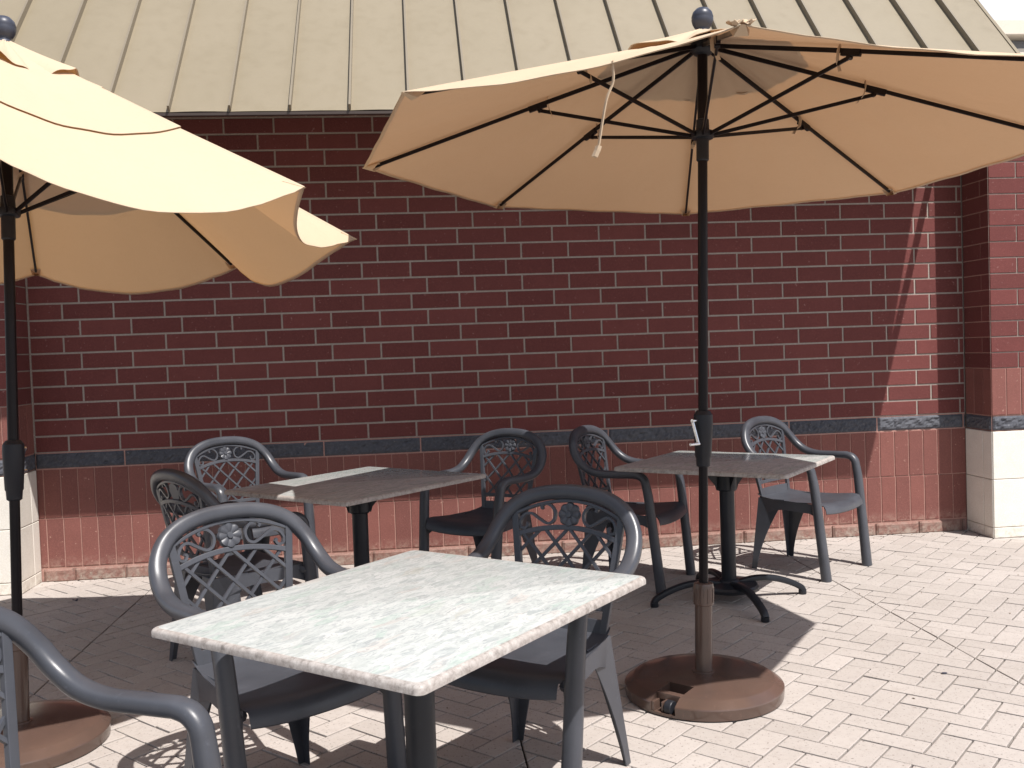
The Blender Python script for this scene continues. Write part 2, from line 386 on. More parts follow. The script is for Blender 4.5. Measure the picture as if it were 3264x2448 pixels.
running(upper, frW, 0.0, WL, ZB1, ZM, 0); sheet(mort, frW, 0, WL, ZB1, ZM, -.0045)
running(upper, frW, 0.0, UC0-.04, ZM, WT, 0, first=(1, 2/3)); sheet(mort, frW, 0, UC0-.04, ZM, WT, -.0045)
mort.add([W(0, .006, ZB1), W(.010, .006, ZB1), W(.010, .006, PT), W(0, .006, PT), W(.010, -.004, ZB1), W(.010, -.004, PT)], [(0, 1, 2, 3), (1, 4, 5, 2)])
soldiers(sold, frW, 0, WL, .085, .39, -.002); soldiers(sold, frW, 0, WL, .39, ZB0, -.002, first=.4); sheet(mred, frW, 0, WL, .0, ZB0, -.006)
rough_blocks(band, frW, 0, WL, ZB0+.002, ZB1-.002, .004, first=.87); sheet(mred, frW, 0, WL, ZB0, ZB1, -.0062)
rough_blocks(basec, frW, .016, WL-.016, -.01, .082, .012, L=.305, first=.6, amp=.0012)
PIER = [(MB(), MB()), (MB(), MB())]
for fr, ua, ub, fs_ in ((frLR, 0, PD, (1, .33)), (frRR, 0, PD, (1, .66)), (frP, -2.4, 0, (.5, 1)), (frP, WL, WL+2.6, (.62, 1.12))):
    if fr in (frLR, frRR): pass
    left = fr is frLR or (fr is frP and ua < 0); cream, cj = PIER[0 if left else 1]
    running(upper, fr, ua, ub, ZB1+.305, PT, 0, first=fs_, joint=.008); sheet(mort if fr is not frRR else mred, fr, ua, ub, ZB1+.305, PT, -.0045)
    soldiers(sold, fr, ua, ub, ZB1, ZB1+.305, 0, first=1); sheet(mred, fr, ua, ub, ZB1, ZB1+.305, -.0045)
    rough_blocks(band, fr, ua, ub, ZB0+.002, ZB1-.002, .006, first=.5 if fr is frP else 1); sheet(mred, fr, ua, ub, ZB0, ZB1, -.0062)
    for z0, z1 in ((.0, .07), (.07, .383), (.383, ZB0)):
        u = ua; first = True
        while u < ub-.01:
            ln = (.2 if ub-ua < 1 else .61); e = min(u+ln, ub); block(cream, fr, u+.002, e-.002, z0+.002, z1-.002, .004, .003, random.random()); u = e
    sheet(cj, fr, ua, ub, 0, ZB0, -.002)
bpart(upper, 'brickwork', M['brick']); bpart(mort, 'mortar', M['mortar']); bpart(sold, 'soldier_bricks', M['soldier'])
bpart(mred, 'soldier_mortar', M['mortar_red']); bpart(band, 'stone_band', M['band']); bpart(basec, 'base_course', M['base'])
for cream, cj in PIER: ps = bpart(cream, 'pier_stone', M['cream']); bpart(cj, 'pier_joints', M['cream_joint'])
CE = UC0-.03
core = MB(); core.add([W(-2.4, -.03, 0), W(CE, -.03, 0), W(CE, -.03, WT), W(-2.4, -.03, WT), W(-2.4, -.3, 0), W(CE, -.3, 0), W(CE, -.3, WT), W(-2.4, -.3, WT)],
    [(0,1,2,3),(4,7,6,5),(0,3,7,4),(1,5,6,2),(3,2,6,7),(0,4,5,1)])
for s0, s1, bk in ((-2.4, -.03, -.02), (WL+.03, WL+2.6, -.3)):
    core.add([W(s0, PD-.03, 0), W(s1, PD-.03, 0), W(s1, PD-.03, PT), W(s0, PD-.03, PT), W(s0, bk, 0), W(s1, bk, 0), W(s1, bk, PT), W(s0, bk, PT)],
        [(0,1,2,3),(4,7,6,5),(0,3,7,4),(1,5,6,2),(3,2,6,7),(0,4,5,1)])
bpart(core, 'wall_core', M['mortar'])
# roof: standing-seam skirt, eave in front of the wall
RN, RZ, RS, UC = 1.04, 2.608, 1.11, 6.006
def RF(u, t, h): # t = run inwards, h height off the panel
    nn = Vector((RS, 1)).normalized()
    return W(u, RN - t + h*nn.x, RZ + RS*t + h*nn.y)
roof = MB(); TT = 1.9; ns = 16; us = list(np.arange(2.059-.3055*18, UC, .3055)); us = [u for u in us if u > -3.2 and u < UC-.1]
ed = [-3.4] + us + [UC]
for a, b in zip(ed[:-1], ed[1:]):
    vs = []
    for i in range(ns+1):
        t = TT*i/ns
        for q in (0, .25, .5, .75, 1): vs.append(RF(a+(b-a)*q, t, .0035*math.sin(q*PI)*(.6+.4*math.sin(a*7+i*.9))))
    roof.add(vs, [(i*5+j, i*5+j+1, (i+1)*5+j+1, (i+1)*5+j) for i in range(ns) for j in range(4)], smooth=True)
u0, u1 = -3.4, UC
roof.add([RF(u0,0,-.012), RF(u1,0,-.012), RF(u1,TT,-.012), RF(u0,TT,-.012)], [(3,2,1,0)])
roof.add([RF(UC,0,0), RF(UC,TT,0), RF(UC,TT,-.035), RF(UC,0,-.035)], [(0,1,2,3)])
roof.add([RF(UC,0,0), RF(UC,TT,0), RF(UC-.03,TT,.006), RF(UC-.03,0,.006)], [(3,2,1,0)])
rf = bpart(roof, 'metal_roof', M['roof'])
sm = MB()
for u in us:
    w, h = .011, .034
    vs = [RF(u+dx, t, hh) for t in (.004, TT) for dx, hh in ((-w/2, -.002), (w/2, -.002), (w/2, h), (-w/2, h))]
    sm.add(vs, [(0,3,2,1),(4,5,6,7),(0,1,5,4),(1,2,6,5),(2,3,7,6),(3,0,4,7)])
sr = sm.build('roof_seams', M['seam']); sr.parent = rf
fa = MB(); fa.add([W(u0, RN, RZ-.004), W(UC, RN, RZ-.004), W(UC, RN, RZ-.018), W(u0, RN, RZ-.018), W(u0, RN-.03, RZ+.02), W(UC, RN-.03, RZ+.02), W(UC, RN-.03, RZ-.018), W(u0, RN-.03, RZ-.018)],
    [(0,1,2,3),(4,7,6,5),(0,4,5,1),(3,2,6,7),(0,3,7,4),(1,5,6,2)])
bpart(fa, 'eave_fascia', M['fascia'])
for k, u in enumerate([UC-.02, UC-1.25, UC-2.5, UC-3.75, UC-5.0, UC-6.25]):
    r = MB(); r.bar(W(u, RN-.03, RZ), W(u, .02, RZ+.40), .035, .045); r.bar(W(u, .0, RZ+.30), W(u, .0, RZ+.55), .05, .04, up=tuple(WN)); bpart(r, 'roof_bracket', M['fascia'])

# taller cream building beyond, at the far right
bb = thing('cream_building', 'pale cream building with recessed band coloured shadow-grey behind the right end of the metal roof', 'building', W(14, -9, 0))
def bbpart(n0, n1, z0, z1, u0, u1, name, mat):
    q = MB(); q.add([W(u, n, z) for z in (z0, z1) for u, n in ((u0, n0), (u1, n0), (u1, n1), (u0, n1))], [(0,3,2,1),(4,5,6,7),(0,1,5,4),(1,2,6,5),(2,3,7,6),(3,0,4,7)])
    o = q.build(name, mat, bevel=.01); o.parent = bb; o.matrix_parent_inverse = Matrix.Translation(-W(14, -9, 0))
bbpart(-6.1, -12, 0, 5.12, 7.6, 20, 'wall', M['stucco']); bbpart(-6.25, -11.9, 5.12, 5.27, 7.7, 19.9, 'recessed_band', M['gap_shade']); bbpart(-6.0, -12.1, 5.27, 5.47, 7.5, 20.1, 'parapet', M['stucco'])

# ---------------------------------------------------------------- chairs
def back_y(x, z): return .188 + (z-.43)*.195 - .5*x*x
HOOP = [(.266, .115, .655), (.262, .172, .694), (.247, .212, .746), (.210, .239, .797), (.152, .257, .831), (.078, .267, .849), (0, .270, .854)]
def make_chair(label):
    t = thing('patio_chair', label, 'chair')
    leg = [(.242, -.272, 0), (.250, -.247, .25), (.257, -.222, .50), (.260, -.210, .575)]
    bend = [(.260, -.210, .575), (.261, -.201, .610), (.262, -.178, .632), (.264, -.145, .640)]
    arm = [(.264, -.145, .640), (.266, -.05, .638), (.267, .04, .638)] + HOOP
    path = cat(leg, 5)[:-1] + cat(bend, 5)[:-1] + cat(arm, 6)
    nleg = len(cat(leg, 5))
    full = [(-p[0], p[1], p[2]) for p in path][:-1] + [tuple(p) for p in path[::-1]]
    N = len(path)
    def ref(i):
        j = i if i < N else 2*N-2-i; q = path[j]
        if j < nleg: return (0, -1, 0)
        if q[1] < -.14: f = (q[1]+.210)/.07; return (0, -(1-f), max(.05, f))
        if q[2] < .65 and q[1] < .11: return (0, 0, 1)
        f = min(1, max(0, (q[2]-.645)/.15)); return (0, -f, 1-f*.75)
    def sec(i):
        j = i if i < N else 2*N-2-i; q = path[j]
        if j < nleg: f = j/nleg; return (.029-.0035*f, .027-.0055*f)
        return (.0255, .0215)
    idx = list(range(len(full)))
    def seg(a, b, name, parent):
        mb = MB(); ii = idx[a:b+1]; n_ = len(ii)
        mb.add(FV[a*16:(b+1)*16], [(i*16+j, i*16+(j+1) % 16, (i+1)*16+(j+1) % 16, (i+1)*16+j) for i in range(n_-1) for j in range(16)], smooth=True)
        o = mb.build(name, M['resin'], parent, recalc=False); me = o.data; me.update()
        nv = len(ii)*16; ns = []
        for i, v_ in enumerate(me.vertices):
            if i < nv: ns.append(FN[a*16+i])
            else: ns.append(tuple(v_.normal))
        me.normals_split_custom_set_from_vertices(ns); return o
    fb = MB(); fb.sweep(full, [sec(i) for i in idx], [ref(i) for i in idx], nseg=16, power=2.5, caps=False); fo = fb.build('tmp', M['resin'], recalc=False)
    FN = [tuple(v_.normal) for v_ in fo.data.vertices]; FV = [tuple(v_.co) for v_ in fo.data.vertices]; bpy.data.objects.remove(fo)
    seg(0, nleg-1, 'front_leg', t); seg(len(full)-nleg, len(full)-1, 'front_leg', t)
    seg(nleg-1, len(full)-nleg, 'arm_and_back_hoop', t)
    # back panel
    P = lambda x, z, d=0: Vector((x, back_y(x, z)+d, z))
    up = (0, -1, .22)
    b = MB(); xs_ = lambda z: .150 + (z-.43)*.135
    for s in (-1, 1):
        b.ribbon([P(s*xs_(z), z) for z in np.linspace(.41, .79, 14)], .024, .016, up)
    b.ribbon([P(x, .824-1.25*x*x) for x in np.linspace(-.203, .203, 23)], .011, .016, up)
    AR = lambda x: .738-.85*x*x
    b.ribbon([P(x, AR(x)) for x in np.linspace(-.188, .188, 17)], .017, .015, up)
    for z, w in ((.497, .020), (.437, .050)): b.ribbon([P(x, z) for x in np.linspace(-xs_(z), xs_(z), 9)], w, .012, up)
    bo = b.build('back_frame', M['resin'], t, bevel=.002)
    la = MB()
    for sgn in (-1, 1):
        for k in range(-9, 10):
            pts = []
            for z in np.linspace(.503, .752, 60):
                x_ = k*.094 + .047*0 + sgn*(z-.738)*.95
                if abs(x_) < xs_(z) and z < AR(x_): pts.append((x_, z))
            if len(pts) > 4:
                st = max(1, len(pts)//8); pp = pts[::st] + [pts[-1]]
                la.ribbon([P(x_, z, .0015*sgn) for x_, z in pp], .0095, .010, up)
    la.build('lattice', M['resin'], bo)
    sp_ = [(.100, .818), (.106, .826), (.094, .834), (.070, .824), (.054, .800), (.060, .774), (.082, .768), (.112, .788), (.142, .812), (.166, .814), (.180, .797), (.176, .777), (.160, .769), (.152, .778), (.158, .786)]
    for s in (-1, 1):
        q = MB(); pts = [(p[0]*.98, p[1]-.98*p[0]*p[0]-.0140) for p in cat(sp_, 4)]; q.ribbon([P(s*x_, z) for x_, z in pts], .0085, .013, up); q.build('scroll', M['resin'], bo)
    fl = MB(); c = P(0, .7805, -.004); ax = Vector((0, -1, .22)).normalized(); r = .041; sx_ = Vector((1, 0, 0)); sy_ = ax.cross(sx_)
    nn = 64; vs = [c+ax*.010]; rings = ((.22, .009), (.28, .004), (.6, .009), (.9, .007), (1, .0), (1, -.006))
    for rr, hh in rings:
        for j in range(nn):
            th = 2*PI*j/nn; pet = abs(math.cos(th*4)); k_ = .90+.10*pet if rr > .5 else 1; h2 = hh*(.55+.45*pet) if .3 < rr < 1 else hh
            vs.append(c + ax*h2 + (sx_*math.cos(th)+sy_*math.sin(th))*r*rr*k_)
    fs = [(0, 1+j, 1+(j+1) % nn) for j in range(nn)] + [(1+i*nn+j, 1+i*nn+(j+1) % nn, 1+(i+1)*nn+(j+1) % nn, 1+(i+1)*nn+j) for i in range(len(rings)-1) for j in range(nn)]
    fs.append(tuple(1+(len(rings)-1)*nn+j for j in range(nn))[::-1])
    fl.add(vs, fs, smooth=True); fl.build('flower_medallion', M['resin'], bo, sharp=35)
    # seat
    se = MB(); nu, nv = 14, 18; top = []
    prof = [(.195, .432), (.17, .420), (.11, .411), (.03, .405), (-.06, .407), (-.15, .413), (-.21, .417), (-.245, .414), (-.268, .402), (-.279, .382), (-.283, .362)]
    pr = cat(prof, 2)
    for j, (y, z) in enumerate(pr):
        f = min(1, max(0, (.195-y)/.44)); hw = .165+.062*f - (.012 if y < -.262 else 0)
        for i in range(nu+1):
            a_ = -1+2*i/nu; dz = .006*abs(a_)**3 - .004*(1-a_*a_)
            top.append((a_*hw, y + (.016*a_*a_ if y < -.2 else 0), z+dz))
    m_ = len(pr); n1 = nu+1
    fs = [(j*n1+i, j*n1+i+1, (j+1)*n1+i+1, (j+1)*n1+i) for j in range(m_-1) for i in range(nu)]
    bot = [(p[0]*.985, p[1]+(.004 if p[1] < -.25 else 0), p[2]-.005) for p in top]; off = len(top)
    fs += [(off+(j+1)*n1+i, off+(j+1)*n1+i+1, off+j*n1+i+1, off+j*n1+i) for j in range(m_-1) for i in range(nu)]
    per = [i for i in range(n1)] + [j*n1+nu for j in range(1, m_)] + [(m_-1)*n1+i for i in range(nu-1, -1, -1)] + [j*n1 for j in range(m_-2, 0, -1)]
    fs += [(per[i], per[(i+1) % len(per)], off+per[(i+1) % len(per)], off+per[i]) for i in range(len(per))]
    se.add(top+bot, fs, smooth=True)
    for s in (-1, 1):      # side skirts with an arch towards the back leg
        ys = np.linspace(.17, -.24, 12); vs = []
        for y in ys:
            f = (.17-y)/.41; hw = .167+.060*f; d = .045 + .05*max(0, (y-.02)/.15)**1.5 + .03*max(0, (-.17-y)/.07)
            for xx, zz in ((s*hw, .414), (s*(hw+.004), .405-d), (s*(hw-.002), .405-d), (s*(hw-.006), .412)): vs.append((xx, y, zz))
        se.add(vs, [(i*4+j, i*4+(j+1) % 4, (i+1)*4+(j+1) % 4, (i+1)*4+j) for i in range(11) for j in range(4)] + [(0,1,2,3), (44,47,46,45)], smooth=False)
    for s in (-1, 1): se.sweep([(s*.215, -.215, .392), (s*.250, -.228, .392)], (.022, .020), (0, 0, 1), nseg=8)
    se.build('seat', M['resin'], t, sharp=40)
    for s in (-1, 1):      # back legs: folded L channel
        lg = MB(); rows = []
        for f in np.linspace(0, 1, 9):
            z = .415*(1-f); xc = s*(.168+.044*f); yc = .188+.030*f
            wy = .135*(1-f)**1.7 + .034; wx = .070*(1-f)**1.2+.026; th_ = .005
            rows.append([(xc, yc, z), (xc, yc-wy, z), (xc-s*th_, yc-wy, z), (xc-s*th_, yc-th_, z), (xc-s*wx, yc-th_, z), (xc-s*wx, yc, z)])
        vs = [p for r_ in rows for p in r_]
        lg.add(vs, [(i*6+j, i*6+(j+1) % 6, (i+1)*6+(j+1) % 6, (i+1)*6+j) for i in range(8) for j in range(6)] + [(0,1,2,3,4,5), tuple(48+j for j in range(6))[::-1]])
        lg.build('back_leg', M['resin'], t, bevel=.002)
    return t
CH = [  # x, y, heading, label
 (-.735, 2.82, .74, 'grey resin chair with sunlit lattice back behind left corner of bright front table'),
 (.045, 2.95, -.54, 'grey resin chair with shaded back beyond the front table, left of umbrella base'),
 (-.925, 1.712, 1.20, 'nearest grey resin chair at lower left corner, mostly out of view, arm showing'),
 (-1.531, 5.47, .76, 'grey chair with sunlit flower back against the brick wall, left of middle table'),
 (-1.27, 4.25, 2.36, 'dark shaded grey chair seen from behind at left end of the middle table'),
 (-.17, 5.33, -.63, 'half shaded grey chair at right end of the middle table, facing left'),
 (.64, 5.43, 1.06, 'grey chair tucked behind left corner of the far right table'),
 (1.675, 5.60, .77, 'light grey chair pulled out right of the far right table, legs in full sun'),
]
proto = make_chair(CH[0][3])
for i, (x_, y_, a_, lb) in enumerate(CH):
    o = proto if i == 0 else copy_tree(proto)
    o.location = (x_, y_, 0); o.rotation_euler = (0, 0, a_); tag(o, lb, 'chair', 'grey resin armchairs round the patio tables')

# ---------------------------------------------------------------- tables
def make_table(label, x, y, deg, w, d, footdeg=0):
    t = thing('patio_table', label, 'table', (x, y, 0), math.radians(deg), 'square stone-topped patio tables')
    H = .722; th = .023
    mb = MB(); r = .012
    def ring(ins, z):
        out = []; hw, hd = w/2-ins, d/2-ins; rr = .018
        for cx, cy, a0 in ((hw, hd, 0), (-hw, hd, 90), (-hw, -hd, 180), (hw, -hd, 270)):
            for k in range(5):
                a = math.radians(a0+k*22.5); out.append((cx-math.copysign(rr, cx)+rr*math.cos(a), cy-math.copysign(rr, cy)+rr*math.sin(a), z))
        return out
    prof = [(.012, H-th), (.0, H-th+.003), (0, H-.009), (.002, H-.004), (.006, H-.001), (.012, H)]
    vs = [p for i_, z in prof for p in ring(i_, z)]; n = 20
    mb.add(vs, [(i*n+j, i*n+(j+1) % n, (i+1)*n+(j+1) % n, (i+1)*n+j) for i in range(len(prof)-1) for j in range(n)], smooth=True, mi=1)
    mb.add(vs[-n:], [tuple(range(n))]); mb.add(vs[:n], [tuple(range(n))[::-1]], mi=1)
    mb.build('tabletop', [M['terrazzo'], M['edge']], t, recalc='weld', sharp=50)
    # under-top mount with four arms
    mt = MB(); mt.box((-.11, -.11, H-th-.010), (.11, .11, H-th-.0005))
    for k in range(4):
        a = k*PI/2+PI/4; c, s = math.cos(a), math.sin(a)
        mt.bar((c*.09, s*.09, H-th-.010), (c*.27, s*.27, H-th-.006), .04, .011)
        vs = [Vector((c*rr-s*q, s*rr+c*q, z)) for q in (-.004, .004) for rr, z in ((.03, H-th-.012), (.12, H-th-.012), (.115, H-th-.035), (.062, H-th-.10), (.055, H-th-.125), (.03, H-th-.125))]
        mt.add(vs, [(0,1,2,3,4,5), (11,10,9,8,7,6)] + [(j, (j+1) % 6, 6+(j+1) % 6, 6+j) for j in range(6)])
    mt.lathe([(.046, H-th-.128), (.052, H-th-.12), (.052, H-th-.03), (.075, H-th-.012)], 24)
    mt.build('top_mount', M['iron'], t, sharp=35)
    co = MB(); co.lathe([(.037, .09), (.038, .10), (.038, H-th-.03)], 28); co.build('column', M['iron'], t, sharp=35)
    hb = MB(); hb.lathe([(.05, .062), (.135, .058), (.148, .066), (.150, .078), (.142, .090), (.09, .096), (.055, .100), (.048, .112), (.040, .116)], 40); hb.build('base_disc', M['iron'], t, sharp=35)
    ft = MB(); prof = cat([(.05, .090), (.14, .104), (.24, .098), (.33, .072), (.395, .040), (.412, .018)], 5)
    ft.sweep([(r_, 0, z) for r_, z in prof], [(.021-.004*i/len(prof), .016) for i in range(len(prof))], [(.3*i/len(prof), 0, 1) for i in range(len(prof))], nseg=10, power=3)
    ft.lathe([(.019, 0), (.021, .004), (.020, .022)], 14, org=(.408, 0, 0))
    f0 = ft.build('foot', M['iron'], t, sharp=40); f0.rotation_euler.z = math.radians(45+footdeg)
    for k in (1, 2, 3):
        f = f0.copy(); COL.objects.link(f); f.parent = t; f.rotation_euler.z = math.radians(45+footdeg+90*k)
    return t
make_table('large bright speckled pale stone table in the foreground, fully sunlit', -.258, 2.362, 56, .95, .81)
make_table('stone-topped table in the middle of three chairs by the wall, mostly in umbrella shade', -.757, 4.62, 53, .955, .83)
make_table('stone-topped pedestal table behind the umbrella pole, with its curved feet in view', 1.085, 4.92, 56, .80, .89, 0)

# ---------------------------------------------------------------- umbrellas
def frame(tx, ty):
    a = Vector((tx, ty, 1)).normalized(); x_ = Vector((0, 1, 0)).cross(a).normalized(); return x_, a.cross(x_), a
def umbrella(label, bx, by, tx, ty, L, R, D, ph, cx, cy, sags, fab, caps, zcol, jf=.47, holeang=None, crank=-2.2, strap=None, cshift=.030):
    t = thing('patio_umbrella', label, 'umbrella', (bx, by, 0), 0, 'tan market umbrellas')
    _, _, ax = frame(tx, ty); c = ax*L; xx, yy, nn = frame(cx, cy)
    cor = [c + xx*(R*math.cos(ph-k*PI/4)) + yy*(R*math.sin(ph-k*PI/4)) - nn*D for k in range(8)]
    at = lambda s: ax*s
    # ---- base
    bs = MB(); bs.lathe([(.05, .002), (.286, .002), (.296, .005), (.299, .042), (.297, .046), (.266, .067), (.262, .069), (.20, .076), (.10, .083), (.045, .086), (.03, .086)], 72)
    bo = bs.build('base', M['base_brown'], t, sharp=25)
    if holeang is not None:
        ca, sa = math.cos(holeang), math.sin(holeang)
        cu = MB(); cu.box((.158, -.050, .014), (.36, .050, .2)); q = cu.build('cutter', M['base_brown']); q.rotation_euler.z = holeang; q.parent = t
        md = bo.modifiers.new('cut', 'BOOLEAN'); md.object = q; md.solver = 'EXACT'
        bpy.context.view_layer.update(); dg = bpy.context.evaluated_depsgraph_get(); me = bpy.data.meshes.new_from_object(bo.evaluated_get(dg))
        bo.modifiers.clear(); bo.data = me; bpy.data.objects.remove(q); me.set_sharp_from_angle(angle=math.radians(25))
        wb = MB(); wb.box((.222, -.0495, .046), (.250, .0495, .071)); wb.box((.250, -.0495, .014), (.29, -.038, .048)); wb.box((.246, -.012, .014), (.285, -.004, .050))
        o = wb.build('wheel_bracket', M['base_brown'], bo, bevel=.002); o.rotation_euler.z = holeang
        wh = MB(); wh.lathe([(.006, -.014), (.024, -.014), (.026, -.011), (.026, .011), (.024, .014), (.006, .014)], 28, org=(.268, .016, .030), axis=(0, 1, 0))
        o = wh.build('wheel', M['plastic'], bo, sharp=30); o.rotation_euler.z = holeang
    tb = MB(); tb.lathe([(.044, .082), (.044, .088), (.033, .090), (.0325, .38)], 32, axis=ax); tb.build('base_tube', M['base_brown'], bo, sharp=30)
    kn = MB(); n_ = 40
    kn.lathe([(.034, .335), (.038, .338), (.0385, .345), (.0385, .405), (.036, .418), (.030, .421), (.021, .421)], n_, axis=ax)
    for k in range(10):
        a = 2*PI*k/10; kn.bar(ax*.348+Vector((math.cos(a)*.0375, math.sin(a)*.0375, 0)), ax*.402+Vector((math.cos(a)*.0375, math.sin(a)*.0375, 0)), .008, .006, up=(math.cos(a), math.sin(a), 0))
    kn.build('collar_knob', M['base_brown'], bo, sharp=30)
    # ---- pole
    po = MB(); po.lathe([(.0175, .30), (.0175, 1.02), (.0185, 1.03), (.0185, zcol-.02), (.0195, zcol), (.0195, L-.02)], 24, axis=ax); po.build('pole', M['pole'], t, sharp=30)
    # ---- crank housing
    hs = MB(); hs.lathe([(.019, .86), (.026, .865), (.028, .895), (.031, .90), (.037, 1.03), (.036, 1.06), (.026, 1.075), (.019, 1.077)], 20, axis=ax)
    ho = hs.build('crank_housing', M['plastic'], t, sharp=30)
    d = Vector((math.cos(crank), math.sin(crank), 0)); sdv = Vector((-d.y, d.x, 0))
    ck = MB(); p0 = at(1.04)+d*.034; ck.sweep([p0, p0+d*.022], (.008, .008), (0, 0, 1), nseg=12)
    p1 = p0+d*.020; p2 = p1+sdv*cshift+Vector((0, 0, -.085)); ck.bar(p1, p2, .011, .004, up=tuple(d)); ck.sweep([p2-d*.004, p2+d*.040], (.006, .006), (0, 0, 1), nseg=12)
    ck.build('crank_handle', M['chrome'], ho)
    # ---- hubs
    hb = MB(); hb.lathe([(.020, L-.075), (.034, L-.070), (.045, L-.055), (.045, L-.030), (.030, L-.02), (.020, L-.012)], 24, axis=ax); hb.build('top_hub', M['plastic'], t, sharp=30)
    cl = MB(); cl.lathe([(.020, zcol-.10), (.024, zcol-.095), (.024, zcol-.015), (.040, zcol-.012), (.044, zcol), (.042, zcol+.014), (.026, zcol+.018), (.024, zcol+.06), (.0195, zcol+.062)], 24, axis=ax); cl.build('runner_hub', M['plastic'], t, sharp=30)
    fi = MB(); fi.lathe([(.012, L-.008), (.030, L-.001), (.034, L+.009), (.026, L+.019), (.020, L+.024), (.030, L+.033), (.038, L+.047), (.0420, L+.063), (.0405, L+.070), (.0420, L+.073), (.037, L+.091), (.024, L+.105), (.008, L+.110)], 28, axis=ax)
    fi.build('finial', M['finial'], t)
    # ---- ribs and struts
    dn = nn*-.022
    for k in range(8):
        e = cor[k]; dirv = (e-c).normalized(); jp = c+(e-c)*jf
        rb = MB(); a0 = at(L-.035) + (e-c).normalized()*.03; a1 = c+(e-c)*.965+dn*.6; jd = jp+dn
        rb.bar(a0, jd, .010, .016, up=tuple(nn)); rb.bar(jd, a1, .010, .014, up=tuple(nn))
        rb.bar(jd-dirv*.03-nn*.006, jd+dirv*.045-nn*.004, .016, .024, up=tuple(nn)); ro = rb.build('rib', M['pole'], t, bevel=.002)
        st = MB(); s0 = at(zcol)+Vector((dirv.x, dirv.y, 0)).normalized()*.035; s1 = jd - nn*.022
        st.bar(s0, s1, .009, .014, up=(0, 0, 1)); st.sweep([s1-dirv.cross(nn)*.010, s1+dirv.cross(nn)*.010], (.008, .008), tuple(nn), nseg=10); st.build('strut', M['pole'], t, bevel=.002)
        tl = MB(); w_ = dirv.cross(nn); q0 = jd - dirv*.035
        lp = [q0+nn*.02, q0+w_*.014-nn*.004, q0+w_*.012-nn*.034-dirv*.006, q0-nn*.044-dirv*.012, q0-w_*.010-nn*.070-dirv*(.01+.01*(k % 3))]
        tl.ribbon(lp, .014, .0025, tuple(dirv)); tl.build('tie_loop', fab, ro)
    # ---- canopy
    nsg, nt_ = 24, 22; HEM = .014
    def rim(k, s):
        a, b = cor[k], cor[(k+1) % 8]; p = a.lerp(b, s); f = 4*s*(1-s); g = sags[k]
        out = ((a+b)/2 - c - nn*((a+b)/2-c).dot(nn)).normalized()
        skew = g[2] if len(g) > 2 else 0; f2 = f*(1+skew*(s-.5)*2)
        return p + out*(g[0]*f2) - nn*(g[1]*f2)
    rng = random.Random(int(bx*100))
    ph1 = [rng.random()*6 for _ in range(8)]
    def surf(k, s, r, lift=0, ruff=0):
        p = c.lerp(rim(k, s), r); f = 4*s*(1-s); a, b = cor[k], cor[(k+1) % 8]
        g = sags[k]; flat = c.lerp(a.lerp(b, s), r)
        p = flat + (p-flat)*(r**(.55 if D > .6 else .8))
        wob = .003*math.sin(9*r+ph1[k])*f + .002*math.sin(23*s+7*r+ph1[k])*f
        e_ = min(s, 1-s); wob += (.004 if D > .6 else .0015)*math.sin(52*s+3*k)*math.exp(-(1-r)*14)*math.exp(-e_*7)*min(1, e_*14)
        return p + nn*(wob + lift + ruff*(math.sin(2*PI*(k+s)*1.1+ph1[0])+.4*math.sin(2*PI*(k+s)*2.7+ph1[1])))
    def cloth(name, r0, r1, lift, parent, ruff=0, lift1=None, hem=True, thick=0):
        mb = MB(); lift1 = lift if lift1 is None else lift1; vs = []
        nt2 = nt_ if r1 > .9 else 8
        for i in range(nt2+1):
            f = i/nt2; r = r0+(r1-r0)*f
            for k in range(8):
                for j in range(nsg): vs.append(surf(k, j/nsg, r, lift+(lift1-lift)*f, ruff*f*f))
        n = 8*nsg
        mb.add(vs, [(i*n+j, i*n+(j+1) % n, (i+1)*n+(j+1) % n, (i+1)*n+j) for i in range(nt2) for j in range(n)], smooth=True)
        if hem:
            vs = []
            for rr, h in ((1, 0), (1.001, -.002), (1-HEM/R/max(.3, r1), -.004)):
                for k in range(8):
                    for j in range(nsg): vs.append(surf(k, j/nsg, r1*rr, lift1+h, ruff))
            mb.add(vs, [(i*n+j, i*n+(j+1) % n, (i+1)*n+(j+1) % n, (i+1)*n+j) for i in range(2) for j in range(n)], smooth=True)
        return mb.build(name, fab, parent, recalc=False)
    cano = cloth('canopy', caps[0][0]*.55 if len(caps) == 1 else .02 if False else .13, 1.0, 0, t)
    for r0, r1, l0, l1, rf_ in caps: cloth('vent_cap', r0, r1, l0, cano, ruff=rf_, lift1=l1)
    for k in range(8):     # corner pockets
        e = cor[k]; dr = (e-c).normalized(); w_ = dr.cross(nn); pk = MB(); q = e-dr*.075
        vs = [e+dr*.004+w_*.006-nn*.002, e+dr*.004-w_*.006-nn*.002, q-w_*.026-nn*.014, q+w_*.026-nn*.014, q-w_*.020-nn*.030+dr*.03, q+w_*.020-nn*.030+dr*.03]
        pk.add(vs, [(0, 1, 2, 3), (0, 5, 4, 1), (1, 4, 2), (0, 3, 5)]); pk.build('corner_pocket', fab, cano, recalc=False)
    if strap:
        e = cor[7]; dr = (e-c).normalized(); w_ = dr.cross(nn); gc = MB()
        for q_ in (1, 2, 4, 5):
            off = w_*((q_-3)*.014); pts = []
            for i in range(16):
                f = i/15; pts.append(e + off*(1-.55*abs(f-.5)) - dr*(.085*f-.004) + nn*(.001+.007*abs(math.sin(f*9+q_*1.7))*(1-.6*f)) + w_*(.006*math.sin(f*13+q_)))
            gc.ribbon(pts, .017, .002, tuple(nn+w_*(.8*math.sin(q_*2.1))))
        gc.build('gathered_corner', fab, cano)
        k, s, dl = strap; p = surf(k, s, .995, 0); q = MB()
